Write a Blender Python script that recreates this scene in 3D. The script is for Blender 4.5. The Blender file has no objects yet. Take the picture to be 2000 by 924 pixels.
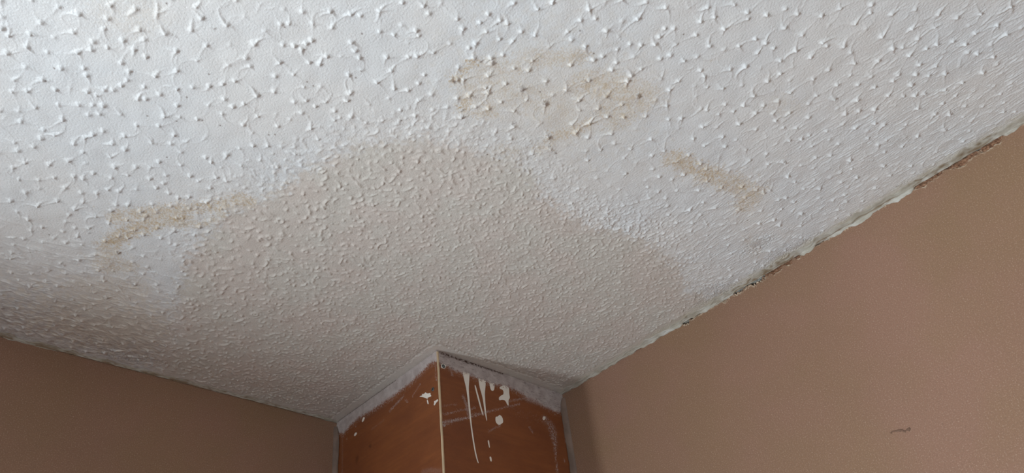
import bpy, bmesh, math
import numpy as np
from mathutils import Matrix, Vector

# ------------------------------------------------------------------ camera
S = 0.75                                   # camera to ceiling, metres
H = 2.40                                   # ceiling height
CAM = np.array([-1.4984 * S, -1.7454 * S, H - S])
MW = np.array([[0.73895, -0.66565, -0.10422],
               [-0.35650, -0.51755, 0.77784],
               [-0.57171, -0.53764, -0.61976]])       # world -> camera rows
F = 1550.9                                 # focal length in pixels of the 2000 px wide frame

scene = bpy.context.scene
col = scene.collection
cd = bpy.data.cameras.new('camera')
cam = bpy.data.objects.new('camera', cd)
col.objects.link(cam)
cd.sensor_fit = 'HORIZONTAL'
cd.sensor_width = 36.0
cd.lens = 36.0 * F / 2000.0
cd.clip_start = 0.01
m = Matrix([list(MW[0]), list(MW[1]), list(MW[2])]).transposed().to_4x4()
m.translation = Vector(CAM)
cam.matrix_world = m
scene.camera = cam

# ------------------------------------------------------------------ world, light, exposure
world = bpy.data.worlds.new('world')
scene.world = world
world.use_nodes = True
bg = world.node_tree.nodes['Background']
bg.inputs[0].default_value = (0.75, 0.85, 1.0, 1)
bg.inputs[1].default_value = 0.6

WX0, WX1, WZ0, WZ1 = -2.60, -1.70, 0.55, 1.30     # window opening in the left wall
ld = bpy.data.lights.new('daylight', 'AREA')
ld.shape = 'RECTANGLE'
ld.size = WX1 - WX0 - 0.10
ld.size_y = WZ1 - WZ0 - 0.10
ld.energy = 106
ld.color = (0.85, 0.94, 1.0)
lo = bpy.data.objects.new('daylight', ld)
col.objects.link(lo)
lo.location = ((WX0 + WX1) / 2, 0.03, (WZ0 + WZ1) / 2)
lo.rotation_euler = (math.radians(-90), 0, 0)      # shines towards -y, into the room

vs = scene.view_settings
vs.view_transform = 'Standard'
vs.look = 'None'
vs.gamma = 1.0
vs.use_curve_mapping = False
vs.exposure = 0.0
scene.cycles.max_bounces = 10
scene.cycles.diffuse_bounces = 6

rng = np.random.default_rng(7)

# ------------------------------------------------------------------ helpers
def bp(u, v, axis='z', val=H):
    """the point of a plane (axis = val) that the photograph shows at pixel u, v"""
    d = MW.T @ np.array([(u - 1000) / F, -(v - 462) / F, -1.0])
    i = 'xyz'.index(axis)
    return CAM + d * (val - CAM[i]) / d[i]

def fftnoise(shape, res, lo, hi, ax=1.0, ay=1.0, r=rng):
    """gaussian noise band-limited to wavelengths lo..hi metres, stretched ax/ay along x/y; shape (ny, nx)"""
    ny, nx = shape
    w = r.standard_normal((ny, nx)).astype(np.float32)
    f = np.fft.rfft2(w)
    fy = np.fft.fftfreq(ny, res)[:, None] / ay
    fx = np.fft.rfftfreq(nx, res)[None, :] / ax
    k = np.sqrt(fx * fx + fy * fy) + 1e-9
    g = np.exp(-(k * lo) ** 2 * 0.7) * (1 - np.exp(-(k * hi) ** 2 * 0.7))
    o = np.fft.irfft2(f * g, s=(ny, nx)).astype(np.float32)
    return (o - o.mean()) / (o.std() + 1e-9)

def sm(a, b, x):
    t = np.clip((x - a) / (b - a), 0, 1)
    return t * t * (3 - 2 * t)

def poly_dist(X, Y, pts, closed=False):
    d = np.full(X.shape, 1e9, np.float32)
    n = len(pts)
    for i in range(n if closed else n - 1):
        ax_, ay_ = pts[i]; bx, by = pts[(i + 1) % n]
        dx, dy = bx - ax_, by - ay_
        L = dx * dx + dy * dy + 1e-12
        t = np.clip(((X - ax_) * dx + (Y - ay_) * dy) / L, 0, 1)
        d = np.minimum(d, (X - ax_ - t * dx) ** 2 + (Y - ay_ - t * dy) ** 2)
    return np.sqrt(d)

def inside(X, Y, pts):
    r = np.zeros(X.shape, bool)
    n = len(pts)
    for i in range(n):
        x0, y0 = pts[i]; x1, y1 = pts[(i + 1) % n]
        if y0 == y1: continue
        c = ((y0 > Y) != (y1 > Y)) & (X < (x1 - x0) * (Y - y0) / (y1 - y0) + x0)
        r ^= c
    return r

def set_attr(me, name, arr):
    a = me.attributes.new(name, 'FLOAT', 'POINT')
    a.data.foreach_set('value', np.ascontiguousarray(arr, np.float32).ravel())

def grid_mesh(name, P, mat, attrs=None, parent=None, flip=False, smooth=True, mask=None):
    """P: (ny, nx, 3) array of points -> one mesh object"""
    ny, nx, _ = P.shape
    idx = np.arange(ny * nx, dtype=np.int32).reshape(ny, nx)
    q = np.stack([idx[:-1, :-1], idx[:-1, 1:], idx[1:, 1:], idx[1:, :-1]], -1)
    if flip: q = q[..., ::-1]
    q = q.reshape(-1, 4)
    if mask is not None: q = q[mask.ravel()]
    me = bpy.data.meshes.new(name)
    me.vertices.add(ny * nx)
    me.vertices.foreach_set('co', np.ascontiguousarray(P, np.float32).ravel())
    n = len(q)
    me.loops.add(n * 4)
    me.loops.foreach_set('vertex_index', np.ascontiguousarray(q).ravel())
    me.polygons.add(n)
    me.polygons.foreach_set('loop_start', np.arange(n, dtype=np.int32) * 4)
    me.polygons.foreach_set('loop_total', np.full(n, 4, np.int32))
    me.polygons.foreach_set('use_smooth', np.full(n, smooth))
    me.update(calc_edges=True)
    for k, v in (attrs or {}).items(): set_attr(me, k, v)
    me.materials.append(mat)
    o = bpy.data.objects.new(name, me)
    col.objects.link(o)
    if parent: o.parent = parent
    return o

def mesh_obj(name, verts, faces, mat, parent=None, smooth=False):
    me = bpy.data.meshes.new(name)
    me.from_pydata([tuple(map(float, v)) for v in verts], [], faces)
    me.update()
    bm = bmesh.new(); bm.from_mesh(me)
    bmesh.ops.recalc_face_normals(bm, faces=bm.faces)
    bm.to_mesh(me); bm.free()
    for p in me.polygons: p.use_smooth = smooth
    me.materials.append(mat)
    o = bpy.data.objects.new(name, me)
    col.objects.link(o)
    if parent: o.parent = parent
    return o

def boxes(name, bl, mat, parent=None):
    V, Fc = [], []
    for (x0, x1, y0, y1, z0, z1) in bl:
        b = len(V)
        V += [(x0, y0, z0), (x1, y0, z0), (x1, y1, z0), (x0, y1, z0), (x0, y0, z1), (x1, y0, z1), (x1, y1, z1), (x0, y1, z1)]
        Fc += [tuple(b + i for i in f) for f in ((0, 3, 2, 1), (4, 5, 6, 7), (0, 1, 5, 4), (1, 2, 6, 5), (2, 3, 7, 6), (3, 0, 4, 7))]
    return mesh_obj(name, V, Fc, mat, parent)

def structure(o):
    o['kind'] = 'structure'
    return o

# node helpers
class NT:
    def __init__(s, name, rough=0.7, spec=0.5):
        s.mat = bpy.data.materials.new(name); s.mat.use_nodes = True
        s.t = s.mat.node_tree; s.bsdf = s.t.nodes['Principled BSDF']
        s.bsdf.inputs['Roughness'].default_value = rough
        s.bsdf.inputs['Specular IOR Level'].default_value = spec
        s.co = s.t.nodes.new('ShaderNodeTexCoord').outputs['Object']
    def link(s, a, b): s.t.links.new(a, b)
    def noise(s, scale, detail=2, rough=0.5, vec=None, out=0):
        n = s.t.nodes.new('ShaderNodeTexNoise'); n.inputs['Scale'].default_value = scale
        n.inputs['Detail'].default_value = detail; n.inputs['Roughness'].default_value = rough
        s.link(vec or s.co, n.inputs['Vector']); return n.outputs[out]
    def map(s, scale, rot=(0, 0, 0)):
        n = s.t.nodes.new('ShaderNodeMapping'); n.inputs['Scale'].default_value = scale
        n.inputs['Rotation'].default_value = rot
        s.link(s.co, n.inputs['Vector']); return n.outputs[0]
    def ramp(s, fac, a, b, v0=0.0, v1=1.0):
        n = s.t.nodes.new('ShaderNodeMapRange'); n.inputs[1].default_value = a; n.inputs[2].default_value = b
        n.inputs[3].default_value = v0; n.inputs[4].default_value = v1
        s.link(fac, n.inputs[0]); return n.outputs[0]
    def attr(s, name):
        n = s.t.nodes.new('ShaderNodeAttribute'); n.attribute_name = name; return n.outputs['Fac']
    def mix(s, fac, a, b):
        n = s.t.nodes.new('ShaderNodeMix'); n.data_type = 'RGBA'
        for sock, v in ((n.inputs[0], fac), (n.inputs[6], a), (n.inputs[7], b)):
            if isinstance(v, (int, float)): sock.default_value = v
            elif isinstance(v, tuple): sock.default_value = (*v, 1)
            else: s.link(v, sock)
        return n.outputs[2]
    def math(s, op, a, b=0.0):
        n = s.t.nodes.new('ShaderNodeMath'); n.operation = op
        for sock, v in ((n.inputs[0], a), (n.inputs[1], b)):
            if isinstance(v, (int, float)): sock.default_value = v
            else: s.link(v, sock)
        return n.outputs[0]
    def bump(s, h, dist, strength=1.0, prev=None):
        n = s.t.nodes.new('ShaderNodeBump'); n.inputs['Distance'].default_value = dist
        n.inputs['Strength'].default_value = strength
        s.link(h, n.inputs['Height'])
        if prev: s.link(prev, n.inputs['Normal'])
        return n.outputs[0]
    def done(s, color, normal=None, rough=None):
        if isinstance(color, tuple): s.bsdf.inputs['Base Color'].default_value = (*color, 1)
        else: s.link(color, s.bsdf.inputs['Base Color'])
        if normal: s.link(normal, s.bsdf.inputs['Normal'])
        if rough is not None: s.link(rough, s.bsdf.inputs['Roughness'])
        return s.mat

def srgb(r, g, b):
    f = lambda c: ((c / 255 + 0.055) / 1.055) ** 2.4 if c > 10 else c / 3295
    return (f(r), f(g), f(b))

# ------------------------------------------------------------------ materials
def mat_ceiling():
    n = NT('ceiling_paint', 0.42, 0.5)
    patch, stain, grime_shade, fleck, cream = [n.attr(a) for a in ('patch', 'stain', 'grime_shade', 'fleck', 'cream')]
    mott = n.ramp(n.noise(9, 4), 0.35, 0.65)
    white = n.mix(mott, srgb(226, 228, 229), srgb(229, 228, 226))
    matte = n.mix(n.ramp(n.noise(14, 3), 0.4, 0.6), srgb(213, 204, 196), srgb(212, 207, 199))
    c = n.mix(patch, white, matte)
    c = n.mix(cream, c, srgb(206, 200, 184))
    c = n.mix(n.math('MULTIPLY', stain, 0.85), c, n.mix(n.ramp(n.noise(60, 3), 0.35, 0.65), srgb(206, 184, 148), srgb(194, 167, 126)))
    c = n.mix(n.math('MULTIPLY', grime_shade, 0.8), c, srgb(128, 98, 80))
    c = n.mix(fleck, c, srgb(92, 58, 30))
    b = n.bump(n.noise(420, 3, 0.6), 0.0011, 0.6)
    r = n.math('ADD', n.math('MULTIPLY', patch, 0.30), 0.40)
    return n.done(c, b, r)

def mat_plaster(name='plaster'):
    n = NT(name, 0.75, 0.25)
    big = n.ramp(n.noise(5.5, 4, 0.55), 0.38, 0.62)
    c = n.mix(big, srgb(153, 118, 99), srgb(147, 117, 91))
    c = n.mix(n.ramp(n.noise(1.6, 3), 0.42, 0.6, 0, 0.45), c, srgb(140, 107, 88))
    c = n.mix(n.ramp(n.noise(500, 3, 0.7), 0.53, 0.72, 0, 0.5), c, srgb(200, 176, 154))
    c = n.mix(n.ramp(n.noise(400, 3, 0.7), 0.47, 0.30, 0, 0.5), c, srgb(124, 98, 84))
    b = n.bump(n.noise(520, 2, 0.7), 0.0006, 0.5)
    return n, c, b

def mat_wall():
    n, c, b = mat_plaster('wall_plaster')
    c = n.mix(n.attr('torn'), c, n.mix(n.ramp(n.noise(300, 2), 0.4, 0.6), srgb(128, 92, 70), srgb(164, 126, 100)))
    c = n.mix(n.attr('cream'), c, srgb(226, 212, 188))
    c = n.mix(n.attr('dark'), c, srgb(58, 40, 30))
    return n.done(c, b)

def mat_simple(name, colr, rough=0.6, var=0.0, scale=40, bump=0.0):
    n = NT(name, rough, 0.4)
    c = colr
    if var: c = n.mix(n.ramp(n.noise(scale, 4), 0.35, 0.65), colr, tuple(x * (1 - var) for x in colr))
    nb = n.bump(n.noise(scale * 4, 3), 0.001, bump) if bump else None
    return n.done(c, nb)

def mat_sealant():
    n = NT('sealant', 0.5, 0.45)
    c = n.mix(n.ramp(n.noise(30, 4), 0.4, 0.6), srgb(200, 197, 188), srgb(180, 174, 160))
    c = n.mix(n.attr('dirt'), c, srgb(132, 112, 88))
    return n.done(c, n.bump(n.noise(260, 3), 0.0008, 0.5))

def mat_board():
    n = NT('stained_board', 0.5, 0.4)
    g = n.map((3, 3, 40))
    c = n.mix(n.ramp(n.noise(3, 5, 0.6, g), 0.3, 0.7), srgb(124, 70, 40), srgb(144, 84, 47))
    c = n.mix(n.ramp(n.noise(9, 5, 0.65, n.map((1, 1, 2.2))), 0.42, 0.68, 0, 0.75), c, srgb(112, 60, 36))
    c = n.mix(n.ramp(n.noise(160, 3, 0.6, g), 0.35, 0.7, 0, 0.35), c, srgb(170, 108, 66))
    c = n.mix(n.attr('knot'), c, srgb(66, 30, 18))
    paint = n.mix(n.ramp(n.noise(70, 4), 0.35, 0.65), srgb(208, 200, 198), srgb(182, 172, 170))
    c = n.mix(n.attr('paint'), c, paint)
    c = n.mix(n.attr('dirt'), c, srgb(70, 46, 34))
    b = n.bump(n.noise(200, 3, 0.6, g), 0.0005, 0.35)
    return n.done(c, b)

M_CEIL = mat_ceiling()
M_WALL = mat_wall()
M_SEAL = mat_sealant()
M_BOARD = mat_board()
M_DRIP = mat_simple('white_gloss_paint', srgb(250, 244, 234), 0.3, 0.06, 60)
M_BEAD = mat_simple('cream_bead', srgb(214, 190, 156), 0.5, 0.15, 60, 0.3)
M_SCREW = mat_simple('zinc_screw', srgb(120, 128, 130), 0.35, 0.3, 300)
M_SCREW.node_tree.nodes['Principled BSDF'].inputs['Metallic'].default_value = 0.8
M_FILL = mat_simple('grey_filler', srgb(140, 120, 108), 0.75, 0.25, 40, 0.5)
M_GREY = mat_simple('painted_wall', srgb(224, 222, 220), 0.7, 0.03, 10)
M_FLOOR = mat_simple('floor_boards', srgb(90, 90, 92), 0.6, 0.2, 8)
M_FRAME = mat_simple('window_white', srgb(235, 235, 232), 0.35, 0.03, 20)

# ------------------------------------------------------------------ ceiling
RX, RY = 3.6, 3.4                                  # room: x -RX..0, y -RY..0
A, B = 0.4318 * S, 0.4438 * S                       # pipe boxing: x -A..0, y -B..0

# peaks of the textured coating, read off the photograph (zoom crops at 2.8x)
TR = {
 (0, 0): "12,153 50,192 168,185 225,123 322,38 432,75 403,175 148,257 40,290 590,100 605,28 570,158 512,225 425,285 500,270 742,48 765,160 790,215 675,220 590,258 735,270 860,70 1072,36 1102,96 1240,132 905,180 965,278 1130,248 800,310 665,342 460,372 475,412 708,388 697,436 665,465 850,415 968,385 968,487 1218,458 1345,315 1367,362 1535,130 1580,128 1655,62 1710,125 1805,60 1918,75 1815,148 1390,240 1548,245 1610,250 1650,270 1675,238 1705,220 1925,230 1945,275 1692,340 1530,340 1748,350 1788,305 1505,415 1605,405 1500,500 1405,520 1908,410 335,372 235,435 150,497 67,500 305,490 480,500 530,520 565,575 432,570 510,570 570,490 620,490 755,540 798,540 875,515 970,575 900,632 870,685 748,682 1080,650 1275,580 1335,565 1228,540 1145,470 1055,475 1285,440 115,665 345,655 195,585 320,572 485,627 545,622 240,710 80,778 98,822 300,735 225,755 465,750 510,733 565,715 405,785 615,785 685,815 682,742 832,778 935,785 955,738 1330,680 1410,635 1385,795 1240,845 1155,885 1125,860 870,882 825,910 745,910 628,910 605,858 270,897 138,888 72,915 375,877 1320,900 1520,910 1615,838 1465,795 1610,555 1675,545 1725,580 1780,555 1830,605 1830,655 1740,760 1700,700 1920,500 1900,548 990,900 1215,620",
 (650, 0): "150,85 255,58 380,12 495,30 525,72 680,100 335,190 470,192 455,165 550,285 460,303 415,310 100,230 120,275 145,315 295,310 320,385 85,405 710,155 805,122 850,75 915,110 955,125 840,170 780,235 745,260 770,315 912,212 985,222 1030,170 1105,190 990,15 1120,48 1198,15 1285,170 1305,215 1355,110 1400,50 1435,100 1495,165 1380,250 1665,100 1820,40 1865,155 1815,155 1625,240 1685,245 1760,240 1785,200 1555,270 1475,305 1090,330 1300,355 1070,380 990,370 865,315 870,345 930,300 850,412 835,478 850,505 680,430 715,432 945,455 1035,485 1165,440 1275,490 1398,437 1630,410 1610,440 1685,375 1495,525 1670,525 1345,545 1160,570 920,555 990,605 850,590 780,580 500,410 470,455 335,482 410,490 240,445 90,510 70,548 470,545 100,635 370,600 450,630 540,515 680,535 1795,430 1890,440 1840,490 1825,575 1905,645 1710,635 1500,635 1590,640 1405,670 1350,600 1450,590 1580,570 1325,725 1395,750 1180,750 1190,815 1090,840 990,690 745,520 700,640 1740,760 1845,300 1920,330 1790,320 1425,325 1550,340 1525,380",
 (1300, 0): "230,40 190,115 165,190 375,25 318,155 445,65 448,100 550,78 720,75 850,85 955,45 1125,25 1120,70 1235,75 1035,130 855,230 880,248 970,250 1180,200 1345,155 1470,148 1590,95 1720,75 1885,35 1810,135 1860,185 1690,180 650,150 745,190 490,210 400,250 500,290 590,260 545,232 625,330 710,275 190,382 210,412 350,375 435,362 555,440 625,400 480,520 310,480 240,250 790,310 1033,345 1240,265 1295,258 1330,300 1425,265 1480,240 1635,240 1650,285 1700,290 1790,310 890,380 1160,330 1385,350 1475,360 1270,405 1365,405 1435,410 1525,400 1240,440 1340,462 935,462 1140,475 1050,460 805,430 680,505 825,520 920,540 1045,545 1215,520 1360,520 1415,510 1620,450 1730,395 190,595 225,600 325,570 425,575 370,608 535,575 490,615 585,620 675,615 600,660 780,640 150,755 400,675 200,690 310,745 715,700 1140,597 980,622 1055,605 1375,590 1470,620 1550,625 1035,700 1140,672 1190,680 880,718 785,740 740,760 675,765 800,798 1105,755 1205,762 1375,745 945,785 1160,790 1525,710 900,848 1005,875 820,860 1195,830 560,895 640,885",
 (1300, 300): "665,125 705,155 615,250 655,240 535,215 570,200 700,265 740,325 960,155 1045,130 840,190 400,305 225,150 180,200 100,115 415,180 495,195 270,295 205,265 130,305 510,380 620,390 590,360 1190,65 900,10 650,50",
 (0, 300): "60,255 140,210 95,315 205,285 230,400 315,255 358,185 410,300 380,330 362,370 525,340 610,310 595,380 487,405 700,278 635,278 800,340 740,415 695,360 860,405 965,350 955,415 770,315 455,262 590,195 530,215 650,205 405,122 455,135 512,105 610,130 700,115 820,135 855,185 910,115 895,160 975,240 925,215 1035,235 935,285 1085,148 1040,120 1150,185 1185,128 1240,145 1130,265 1215,300 1095,400 785,440 880,460 650,450 645,540 785,560 495,715 165,720 740,710 585,785 465,850 415,880 585,845 330,598 60,570 345,425 425,450 360,485 235,480 155,355 65,540 270,635 430,580 540,635 570,690 700,460",
}
traced = []
for (ox, oy), s in TR.items():
    for t in s.split():
        a, b = map(float, t.split(','))
        traced.append(bp(ox + a / 2.8, oy + b / 2.8)[:2])
traced = np.array(traced)

CX0, CY0 = -2.4, -2.6                               # textured part
# fill the rest with irregular spacing, keeping clear of the traced peaks where the photo was traced
def fill_points():
    px_tr = traced
    cell = 0.012
    pts = list(map(tuple, traced))
    gridd = {}
    def key(p): return (int(p[0] // cell), int(p[1] // cell))
    for p in pts: gridd.setdefault(key(p), []).append(p)
    def ok(p, r):
        kx, ky = key(p); n = int(r // cell) + 1
        for i in range(kx - n, kx + n + 1):
            for j in range(ky - n, ky + n + 1):
                for q in gridd.get((i, j), ()):
                    if (q[0] - p[0]) ** 2 + (q[1] - p[1]) ** 2 < r * r: return False
        return True
    cand = rng.uniform([CX0, CY0], [0, 0], (60000, 2))
    rr = 0.015 + 0.010 * rng.random(len(cand))
    for p, r in zip(cand, rr):
        p = tuple(p)
        if ok(p, r):
            pts.append(p); gridd.setdefault(key(p), []).append(p)
    return np.array(pts)
PTS = fill_points()
NP = len(PTS)
isT = np.zeros(NP, bool); isT[:len(traced)] = True
PH = np.where(isT, rng.uniform(0.0030, 0.0050, NP), rng.uniform(0.0008, 0.0036, NP))   # heights
PS = rng.uniform(0.0013, 0.0020, NP)

# strokes: ridges pulled out between neighbouring peaks, dying away from each
samp = []                                            # x, y, height, sigma
samp.append(np.c_[PTS, PH, PS])
order_cells = {}
for i, p in enumerate(PTS): order_cells.setdefault((int(p[0] // 0.04), int(p[1] // 0.04)), []).append(i)
for i, p in enumerate(PTS):
    kx, ky = int(p[0] // 0.04), int(p[1] // 0.04)
    near = [j for a in (-1, 0, 1) for b in (-1, 0, 1) for j in order_cells.get((kx + a, ky + b), ()) if j != i]
    if not near: continue
    d = np.linalg.norm(PTS[near] - p, axis=1)
    o = np.argsort(d)[:4]
    for k in o:
        if d[k] > 0.045 or rng.random() < (0.22 if isT[i] else 0.42): continue
        q = PTS[near[k]]
        n = max(6, int(d[k] / 0.0008))
        t = np.linspace(0, 1, n)
        bow = rng.normal() * 0.22 * d[k]
        pr = np.array([-(q - p)[1], (q - p)[0]]) / d[k]
        c = (p + q) / 2 + pr * bow * 1.6
        xy = ((1 - t) ** 2)[:, None] * p + (2 * t * (1 - t))[:, None] * c + (t ** 2)[:, None] * q
        reach = rng.uniform(0.12, 0.45)
        xy = xy + np.cumsum(rng.normal(size=(n, 2)), 0) * 0.00012
        wob = np.interp(t, np.linspace(0, 1, 6), rng.uniform(0.45, 1.3, 6))
        h = PH[i] * 0.62 * np.exp(-(t / reach) ** 1.2 * 1.7) + 0.00030 * (rng.random() < 0.75)
        h = h * (1 - sm(0.75, 1.0, t) * 0.5) * wob
        samp.append(np.c_[xy, h, rng.uniform(0.0007, 0.0010) * (1.5 - 0.7 * sm(0, 0.5, t))])
# open loops left by the stippling brush
for k in range(500):
    c = rng.uniform([CX0, CY0], [0, 0])
    r0 = rng.uniform(0.006, 0.013)
    a0 = rng.uniform(0, 6.28); da = rng.uniform(2.0, 5.6)
    t = np.linspace(0, 1, 46)
    a = a0 + da * t
    el = rng.uniform(0.7, 1.3)
    h = rng.uniform(0.0004, 0.0010) * np.sin(np.pi * t) ** 0.5 * (0.6 + 0.4 * np.sin(a * 2 + k))
    samp.append(np.c_[c[0] + r0 * np.cos(a), c[1] + r0 * el * np.sin(a), h, np.full(46, 0.0009)])
# ridges drawn out by the brush: along the left wall, and along the right wall
for n_, x0_, x1_, y0_, y1_, ang_, L0, L1, h0, h1 in ((620, -1.40, -0.68, -0.30, -0.03, 0.0, 0.012, 0.042, 0.0011, 0.0028), (900, -0.30, -0.02, -1.6, -0.62, 1.5708, 0.008, 0.032, 0.0004, 0.0011)):
    for k in range(n_):
        p = rng.uniform([x0_, y0_], [x1_, y1_])
        L = rng.uniform(L0, L1); n = int(L / 0.0009)
        an = ang_ + rng.normal() * 0.16 + np.cumsum(rng.normal(size=n)) * 0.05
        xy = p + np.cumsum(np.c_[np.cos(an), np.sin(an)] * (L / n), 0)
        h = rng.uniform(h0, h1) * np.sin(np.pi * np.linspace(0.04, 0.96, n)) ** 0.7 * np.interp(np.linspace(0, 1, n), np.linspace(0, 1, 5), rng.uniform(0.4, 1.2, 5))
        samp.append(np.c_[xy, h, np.full(n, rng.uniform(0.0008, 0.0013))])
SAMP = np.concatenate(samp).astype(np.float32)

def stamp(x0, x1, y0, y1, res, samp=None):
    if samp is None: samp = SAMP
    nx, ny = int(round((x1 - x0) / res)) + 1, int(round((y1 - y0) / res)) + 1
    out = np.zeros(nx * ny, np.float32)
    K = int(math.ceil(0.0055 / res))
    s = samp[(samp[:, 0] > x0) & (samp[:, 0] < x1) & (samp[:, 1] > y0) & (samp[:, 1] < y1)]
    ix = np.round((s[:, 0] - x0) / res).astype(np.int32)
    iy = np.round((s[:, 1] - y0) / res).astype(np.int32)
    for dj in range(-K, K + 1):
        for di in range(-K, K + 1):
            jx, jy = ix + di, iy + dj
            g = (jx >= 0) & (jx < nx) & (jy >= 0) & (jy < ny)
            r2 = (x0 + jx * res - s[:, 0]) ** 2 + (y0 + jy * res - s[:, 1]) ** 2
            r = np.sqrt(r2) / s[:, 3]
            v = s[:, 2] * np.exp(-0.5 * r ** 1.7)
            g &= v > 2e-5
            np.maximum.at(out, (jy[g] * nx + jx[g]), v[g])
    return out.reshape(ny, nx)

W2 = lambda pts: [tuple(bp(u, v)[:2]) for u, v in pts]
patch_poly = W2([(300, 740), (312, 700), (335, 655), (345, 610), (346, 560), (362, 512), (398, 468), (424, 436),
                 (446, 411), (500, 396), (536, 375), (571, 346), (622, 324), (654, 302), (700, 283), (775, 272),
                 (828, 272), (900, 286), (960, 300), (1010, 318), (1045, 340), (1060, 382), (1114, 418), (1157, 446),
                 (1207, 453), (1257, 468), (1293, 493), (1330, 523), (1334, 552), (1343, 574), (1372, 570), (1392, 592)])
patch_poly += [(0.05, -0.55), (0.05, 0.05), (-0.70, 0.05)]

# water stains: (pixel path, half width in metres, strength)
STAINS = [
 ([(212, 478), (245, 455), (300, 436), (355, 424)], 0.013, 0.9),
 ([(225, 425), (290, 415), (350, 408), (430, 402), (478, 392)], 0.011, 0.75),
 ([(350, 440), (400, 437), (440, 420)], 0.006, 0.6),
 ([(470, 388), (490, 400)], 0.010, 0.8),
 ([(215, 490), (205, 520), (250, 520)], 0.016, 0.55),
 ([(170, 560), (260, 560), (200, 590), (120, 600)], 0.03, 0.35),
 ([(908, 136), (924, 122)], 0.0045, 1.0),
 ([(885, 158), (896, 148)], 0.005, 0.8),
 ([(905, 215), (912, 190)], 0.006, 0.8),
 ([(950, 205), (965, 222), (930, 222)], 0.007, 0.6),
 ([(955, 130), (1010, 135), (1040, 112)], 0.016, 0.45),
 ([(1060, 118), (1100, 112), (1135, 110)], 0.012, 0.6),
 ([(930, 165), (1000, 175), (1060, 200), (1090, 220)], 0.030, 0.42),
 ([(1140, 165), (1190, 170), (1240, 200), (1250, 190)], 0.024, 0.62),
 ([(1180, 215), (1225, 225), (1200, 240)], 0.016, 0.55),
 ([(1078, 268), (1120, 256), (1150, 240)], 0.009, 0.7),
 ([(1050, 290), (1070, 283)], 0.009, 0.5),
 ([(980, 290), (1010, 300)], 0.012, 0.35),
 ([(1315, 308), (1360, 330), (1400, 345)], 0.014, 0.85),
 ([(1385, 342), (1440, 362), (1468, 380), (1455, 398)], 0.018, 0.7),
 ([(215, 20), (250, 40), (285, 25)], 0.02, 0.18),
 ([(1520, 200), (1545, 215)], 0.015, 0.2),
 ([(1460, 465), (1480, 500)], 0.010, 0.25),
]
FLECKS = [(1020, 172, 4.5), (1065, 200, 4), (1246, 186, 4), (1183, 187, 3), (886, 156, 4), (940, 118, 2.5), (961, 122, 2.5),
          (1072, 266, 3.5), (1074, 285, 2.5), (1130, 196, 2.5), (1152, 240, 2), (218, 412, 4), (285, 422, 3), (262, 448, 2), (342, 452, 3),
          (433, 406, 2.5), (391, 443, 2.5), (264, 556, 4), (208, 580, 4), (176, 456, 2), (230, 491, 2), (418, 55, 2.5), (955, 175, 2), (1002, 240, 3),
          (1143, 156, 2.5), (904, 214, 2.5), (905, 228, 2), (1085, 298, 2.5)]
SPECKS = [(556, 53), (342, 263), (537, 262), (525, 263), (326, 307), (345, 237), (430, 245), (972, 47), (1133, 60), (106, 133), (90, 157), (600, 160),
          (1335, 67), (1460, 430), (707, 66), (695, 152), (705, 138), (230, 494), (262, 448), (325, 7), (1055, 180), (784, 235), (612, 168), (96, 459), (288, 226),
          (395, 235), (365, 190), (408, 145), (952, 302), (1160, 105)]

IX0, IY0 = -1.26, -1.47
def worms():
    """short curling ridges of the re-textured patch"""
    r = np.random.default_rng(77)
    cell = 0.006
    pts, g = [], {}
    out = []
    cand = r.uniform([-1.0, -1.05], [0.0, 0.0], (90000, 2))
    for p in cand:
        co = min(1, max(0, (-p[0] - 0.5) / 0.28))
        rad = 0.0074 + 0.0052 * co
        kx, ky = int(p[0] // cell), int(p[1] // cell)
        bad = False
        for a in (-2, -1, 0, 1, 2):
            for b in (-2, -1, 0, 1, 2):
                for q in g.get((kx + a, ky + b), ()):
                    if (q[0] - p[0]) ** 2 + (q[1] - p[1]) ** 2 < rad * rad: bad = True; break
                if bad: break
            if bad: break
        if bad: continue
        g.setdefault((kx, ky), []).append(p)
        L = abs(r.normal()) * (0.0070 + 0.004 * co) + 0.0012
        n = max(3, int(L / 0.0008))
        ang = r.uniform(0, 6.283); cur = r.normal() * 160
        t = np.linspace(0, 1, n)
        an = ang + cur * L * (t - 0.5) + np.cumsum(r.normal(size=n)) * 0.16
        xy = p + np.cumsum(np.c_[np.cos(an), np.sin(an)] * (L / n), 0) - np.array([np.cos(ang), np.sin(ang)]) * L / 2
        h = r.uniform(0.0010, 0.0021) * (1 + 0.35 * co) * (0.55 + 0.45 * np.sin(np.pi * (0.1 + 0.8 * t)))
        if r.random() < 0.4: h = h * (0.6 + 0.9 * (t > 0.8))
        out.append(np.c_[xy, h, np.full(n, r.uniform(0.00085, 0.0013) + 0.0004 * co)])
    return np.concatenate(out).astype(np.float32)

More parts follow.
